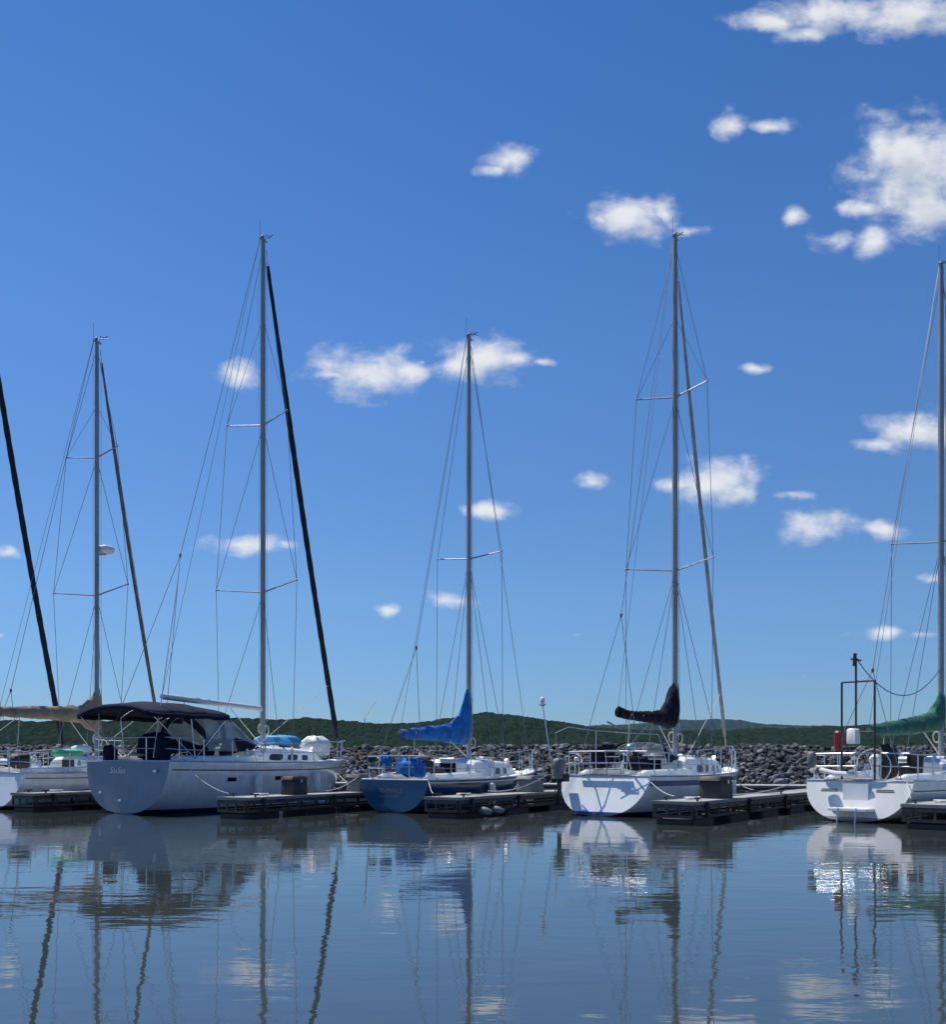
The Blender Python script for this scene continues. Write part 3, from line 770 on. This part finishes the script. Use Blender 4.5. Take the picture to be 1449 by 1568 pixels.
# ------------------------------------------------------------------ water
b=Buf(); S=9000
b.add([(-S,-200,0),(S,-200,0),(S,S,0),(-S,S,0)],[(0,1,2,3)])
m,nt,bs=new_mat('lake_water')
bs.inputs['Base Color'].default_value=(.040,.052,.050,1); bs.inputs['Roughness'].default_value=.01; bs.inputs['IOR'].default_value=2.3
tc=nt.nodes.new('ShaderNodeTexCoord')
def wnoise(scale,sc,detail,dist):
    mp=nt.nodes.new('ShaderNodeMapping'); mp.inputs['Scale'].default_value=sc; mp.inputs['Rotation'].default_value=(0,0,R(8))
    nt.links.new(tc.outputs['Object'],mp.inputs['Vector'])
    n=nt.nodes.new('ShaderNodeTexNoise'); n.inputs['Scale'].default_value=scale; n.inputs['Detail'].default_value=detail; n.inputs['Distortion'].default_value=dist
    nt.links.new(mp.outputs[0],n.inputs['Vector']); return n
n1=wnoise(1.0,(.55,1.5,1),2,.3); n2=wnoise(3.6,(.6,1.5,1),3,.2); n3=wnoise(.06,(1,2.2,1),2,0)
mr_=nt.nodes.new('ShaderNodeMapRange'); mr_.inputs[1].default_value=.38; mr_.inputs[2].default_value=.62; mr_.inputs[3].default_value=.5; mr_.inputs[4].default_value=1.0
nt.links.new(n3.outputs['Fac'],mr_.inputs[0])
a1=nt.nodes.new('ShaderNodeMath'); a1.operation='MULTIPLY_ADD'; nt.links.new(n2.outputs['Fac'],a1.inputs[0]); a1.inputs[1].default_value=.42; nt.links.new(n1.outputs['Fac'],a1.inputs[2])
a2=nt.nodes.new('ShaderNodeMath'); a2.operation='MULTIPLY'; nt.links.new(a1.outputs[0],a2.inputs[0]); nt.links.new(mr_.outputs[0],a2.inputs[1])
bp=nt.nodes.new('ShaderNodeBump'); bp.inputs['Strength'].default_value=1; bp.inputs['Distance'].default_value=.0068
nt.links.new(a2.outputs[0],bp.inputs['Height']); nt.links.new(bp.outputs[0],bs.inputs['Normal'])
b.obj('water',m,None,smooth=False)

# ------------------------------------------------------------------ sky, clouds, sun
el=62; S_dir=Vector((-.80*math.cos(R(el)),.60*math.cos(R(el)),math.sin(R(el)))).normalized()
az=math.degrees(math.atan2(S_dir.x,S_dir.y))
w=bpy.data.worlds.new('World'); scene.world=w; w.use_nodes=True; nt=w.node_tree
for n in list(nt.nodes): nt.nodes.remove(n)
N_=nt.nodes.new; Lk=nt.links.new
out=N_('ShaderNodeOutputWorld'); sky=N_('ShaderNodeTexSky'); sky.sky_type='NISHITA'; sky.sun_disc=False
sky.sun_elevation=R(el); sky.sun_rotation=R(az%360); sky.altitude=200; sky.air_density=1.0; sky.dust_density=.1; sky.ozone_density=2.5
bg=N_('ShaderNodeBackground'); bg.inputs[1].default_value=.12
tc=N_('ShaderNodeTexCoord'); sp=N_('ShaderNodeSeparateXYZ'); Lk(tc.outputs['Generated'],sp.inputs[0])
def mth(op,a,b=None,c=None,clamp=False):
    n=N_('ShaderNodeMath'); n.operation=op; n.use_clamp=clamp
    for i,v in enumerate((a,b,c)):
        if v is None: continue
        if isinstance(v,(int,float)): n.inputs[i].default_value=v
        else: Lk(v,n.inputs[i])
    return n.outputs[0]
def vm(op,a,b,c=None):
    n=N_('ShaderNodeVectorMath'); n.operation=op
    for i,v in enumerate((a,b,c)):
        if v is None: continue
        if isinstance(v,(tuple,list)): n.inputs[i].default_value=v
        else: Lk(v,n.inputs[i])
    return n
gr=N_('ShaderNodeValToRGB'); e=gr.color_ramp.elements
e[0].position=0; e[0].color=(.205,.305,.49,1); e[1].position=1; e[1].color=(.22,.44,.67,1)
for p_,c_ in ((.17,(.315,.44,.585)),(.40,(.31,.49,.69)),(.63,(.225,.445,.68))):
    x=e.new(p_); x.color=list(c_)+[1]
Lk(sp.outputs['Z'],gr.inputs[0])
tint=vm('MULTIPLY',sky.outputs[0],gr.outputs[0]); t2=vm('MULTIPLY',tint.outputs[0],(1.5,1.5,1.5))
Lk(t2.outputs[0],bg.inputs[0])
yy=mth('MAXIMUM',sp.outputs['Y'],.05)
cx=N_('ShaderNodeCombineXYZ'); Lk(mth('DIVIDE',sp.outputs['X'],yy),cx.inputs[0]); Lk(mth('DIVIDE',sp.outputs['Z'],yy),cx.inputs[1])
clouds=[(1180,30,95,20,.85),(1270,18,120,42,1.0),(1390,25,95,46,1.05),(1230,48,50,28,.85),(1600,40,150,50,1),
(1125,188,42,36,.85),(1180,192,54,18,.72),(778,250,50,30,1.0),(758,262,46,16,.85),
(965,335,72,40,1.0),(1022,325,36,30,.9),(1058,348,38,14,.75),(925,340,34,16,.7),
(1400,262,100,76,1.2),(1350,235,54,46,.95),(1325,318,60,22,.9),(1420,315,66,44,1.1),(1500,270,90,80,1.1),
(1210,333,24,24,.75),(1270,368,52,26,.85),(1340,370,42,32,.85),
(565,566,92,36,1.1),(515,572,50,18,.85),(625,568,46,26,.9),(740,557,80,32,1.1),(700,562,50,20,.9),(785,555,56,22,.9),(820,557,34,13,.7),(652,556,16,11,.6),
(368,576,42,27,.92),(1148,557,38,10,.66),(1405,662,70,32,1.1),(1345,678,50,14,.85),(1460,655,50,26,1),
(910,735,42,18,.85),(1095,742,76,38,1.1),(1035,742,56,19,.85),(1130,752,52,22,.95),(1215,760,70,15,.58),
(743,782,62,19,.84),(380,830,64,20,.92),(430,832,40,13,.68),(1250,810,66,26,1.05),(1355,808,42,20,.88),
(15,845,44,17,.8),(695,916,86,17,.74),(590,936,34,16,.9),(1350,970,60,13,.8),(1405,971,36,12,.7),(1428,880,28,13,.8),(880,973,30,8,.5),(1235,1037,30,7,.5),(0,970,16,10,.7)]
big=[0,1,2,5,7,9,10,13,14,15,16,17,19,20,21,24,26,29,31,34,35,37,39,40,42]
ASP=(1.15,2.0,3.4)
def density(vec,idx,gain):
    A=[vm('MULTIPLY',vec,(1,a,1)).outputs[0] for a in ASP]
    acc=None
    for i in idx:
        px,py,a,b_,wt=clouds[i]
        k=min(range(3),key=lambda j:abs(math.log(ASP[j]/(a/b_))))
        r=math.sqrt(a*b_*ASP[k])/1425
        u=(px-724.5)/1425; v=(1162-py)/1425*ASP[k]
        d_=vm('DISTANCE',A[k],(u,v,0)).outputs['Value']
        q=mth('MULTIPLY_ADD',d_,-1.0/r,wt)
        acc=q if acc is None else mth('MAXIMUM',acc,q)
    nz=N_('ShaderNodeTexNoise'); nz.inputs['Scale'].default_value=22; nz.inputs['Detail'].default_value=8; nz.inputs['Roughness'].default_value=.57
    mp=vm('MULTIPLY',vec,(1,1.35,1)); Lk(mp.outputs[0],nz.inputs['Vector'])
    acc=mth('MAXIMUM',acc,-1)
    return mth('MULTIPLY_ADD',mth('SUBTRACT',nz.outputs['Fac'],.5),gain,mth('MULTIPLY',acc,1.3))
wn=N_('ShaderNodeTexNoise'); wn.inputs['Scale'].default_value=9; wn.inputs['Detail'].default_value=3; Lk(cx.outputs[0],wn.inputs['Vector'])
wv=vm('MULTIPLY_ADD',wn.outputs['Color'],(.04,.025,0),cx.outputs[0]); wv=vm('SUBTRACT',wv.outputs[0],(.02,.0125,0))
d0=density(wv.outputs[0],range(len(clouds)),3.0)
sh=vm('ADD',wv.outputs[0],(-.006,.018,0)); d1=density(sh.outputs[0],big,3.0)
def ss(x,a,b):
    n=N_('ShaderNodeMapRange'); n.interpolation_type='SMOOTHSTEP'; n.inputs[1].default_value=a; n.inputs[2].default_value=b; Lk(x,n.inputs[0]); return n.outputs[0]
alpha=mth('MULTIPLY',ss(d0,-.12,1.35),ss(sp.outputs['Y'],.05,.2))
shade=ss(d1,.3,1.9)
ramp=N_('ShaderNodeValToRGB'); ramp.color_ramp.elements[0].color=(.88,.90,.93,1); ramp.color_ramp.elements[1].color=(.54,.61,.72,1)
Lk(shade,ramp.inputs[0])
bgc=N_('ShaderNodeBackground'); Lk(ramp.outputs[0],bgc.inputs[0]); bgc.inputs[1].default_value=.95
mixs=N_('ShaderNodeMixShader'); Lk(mth('MULTIPLY',alpha,.93),mixs.inputs[0]); Lk(bg.outputs[0],mixs.inputs[1]); Lk(bgc.outputs[0],mixs.inputs[2]); Lk(mixs.outputs[0],out.inputs[0])

sl=bpy.data.lights.new('sun','SUN'); sl.energy=5.0; sl.angle=R(.5); sl.color=(1,.965,.91)
so=bpy.data.objects.new('sun',sl); scene.collection.objects.link(so); so.rotation_euler=S_dir.to_track_quat('Z','Y').to_euler(); so.location=(-20,10,40)

# ------------------------------------------------------------------ camera
cam=bpy.data.cameras.new('camera'); co=bpy.data.objects.new('camera',cam); scene.collection.objects.link(co); scene.camera=co
cam.sensor_fit='HORIZONTAL'; cam.sensor_width=36; cam.lens=35.4; cam.shift_y=.261; cam.clip_end=30000; cam.clip_start=.1
co.location=(0,0,1.46); co.rotation_euler=(R(90),0,0)
scene.view_settings.view_transform='Standard'; scene.view_settings.look='None'; scene.view_settings.exposure=0
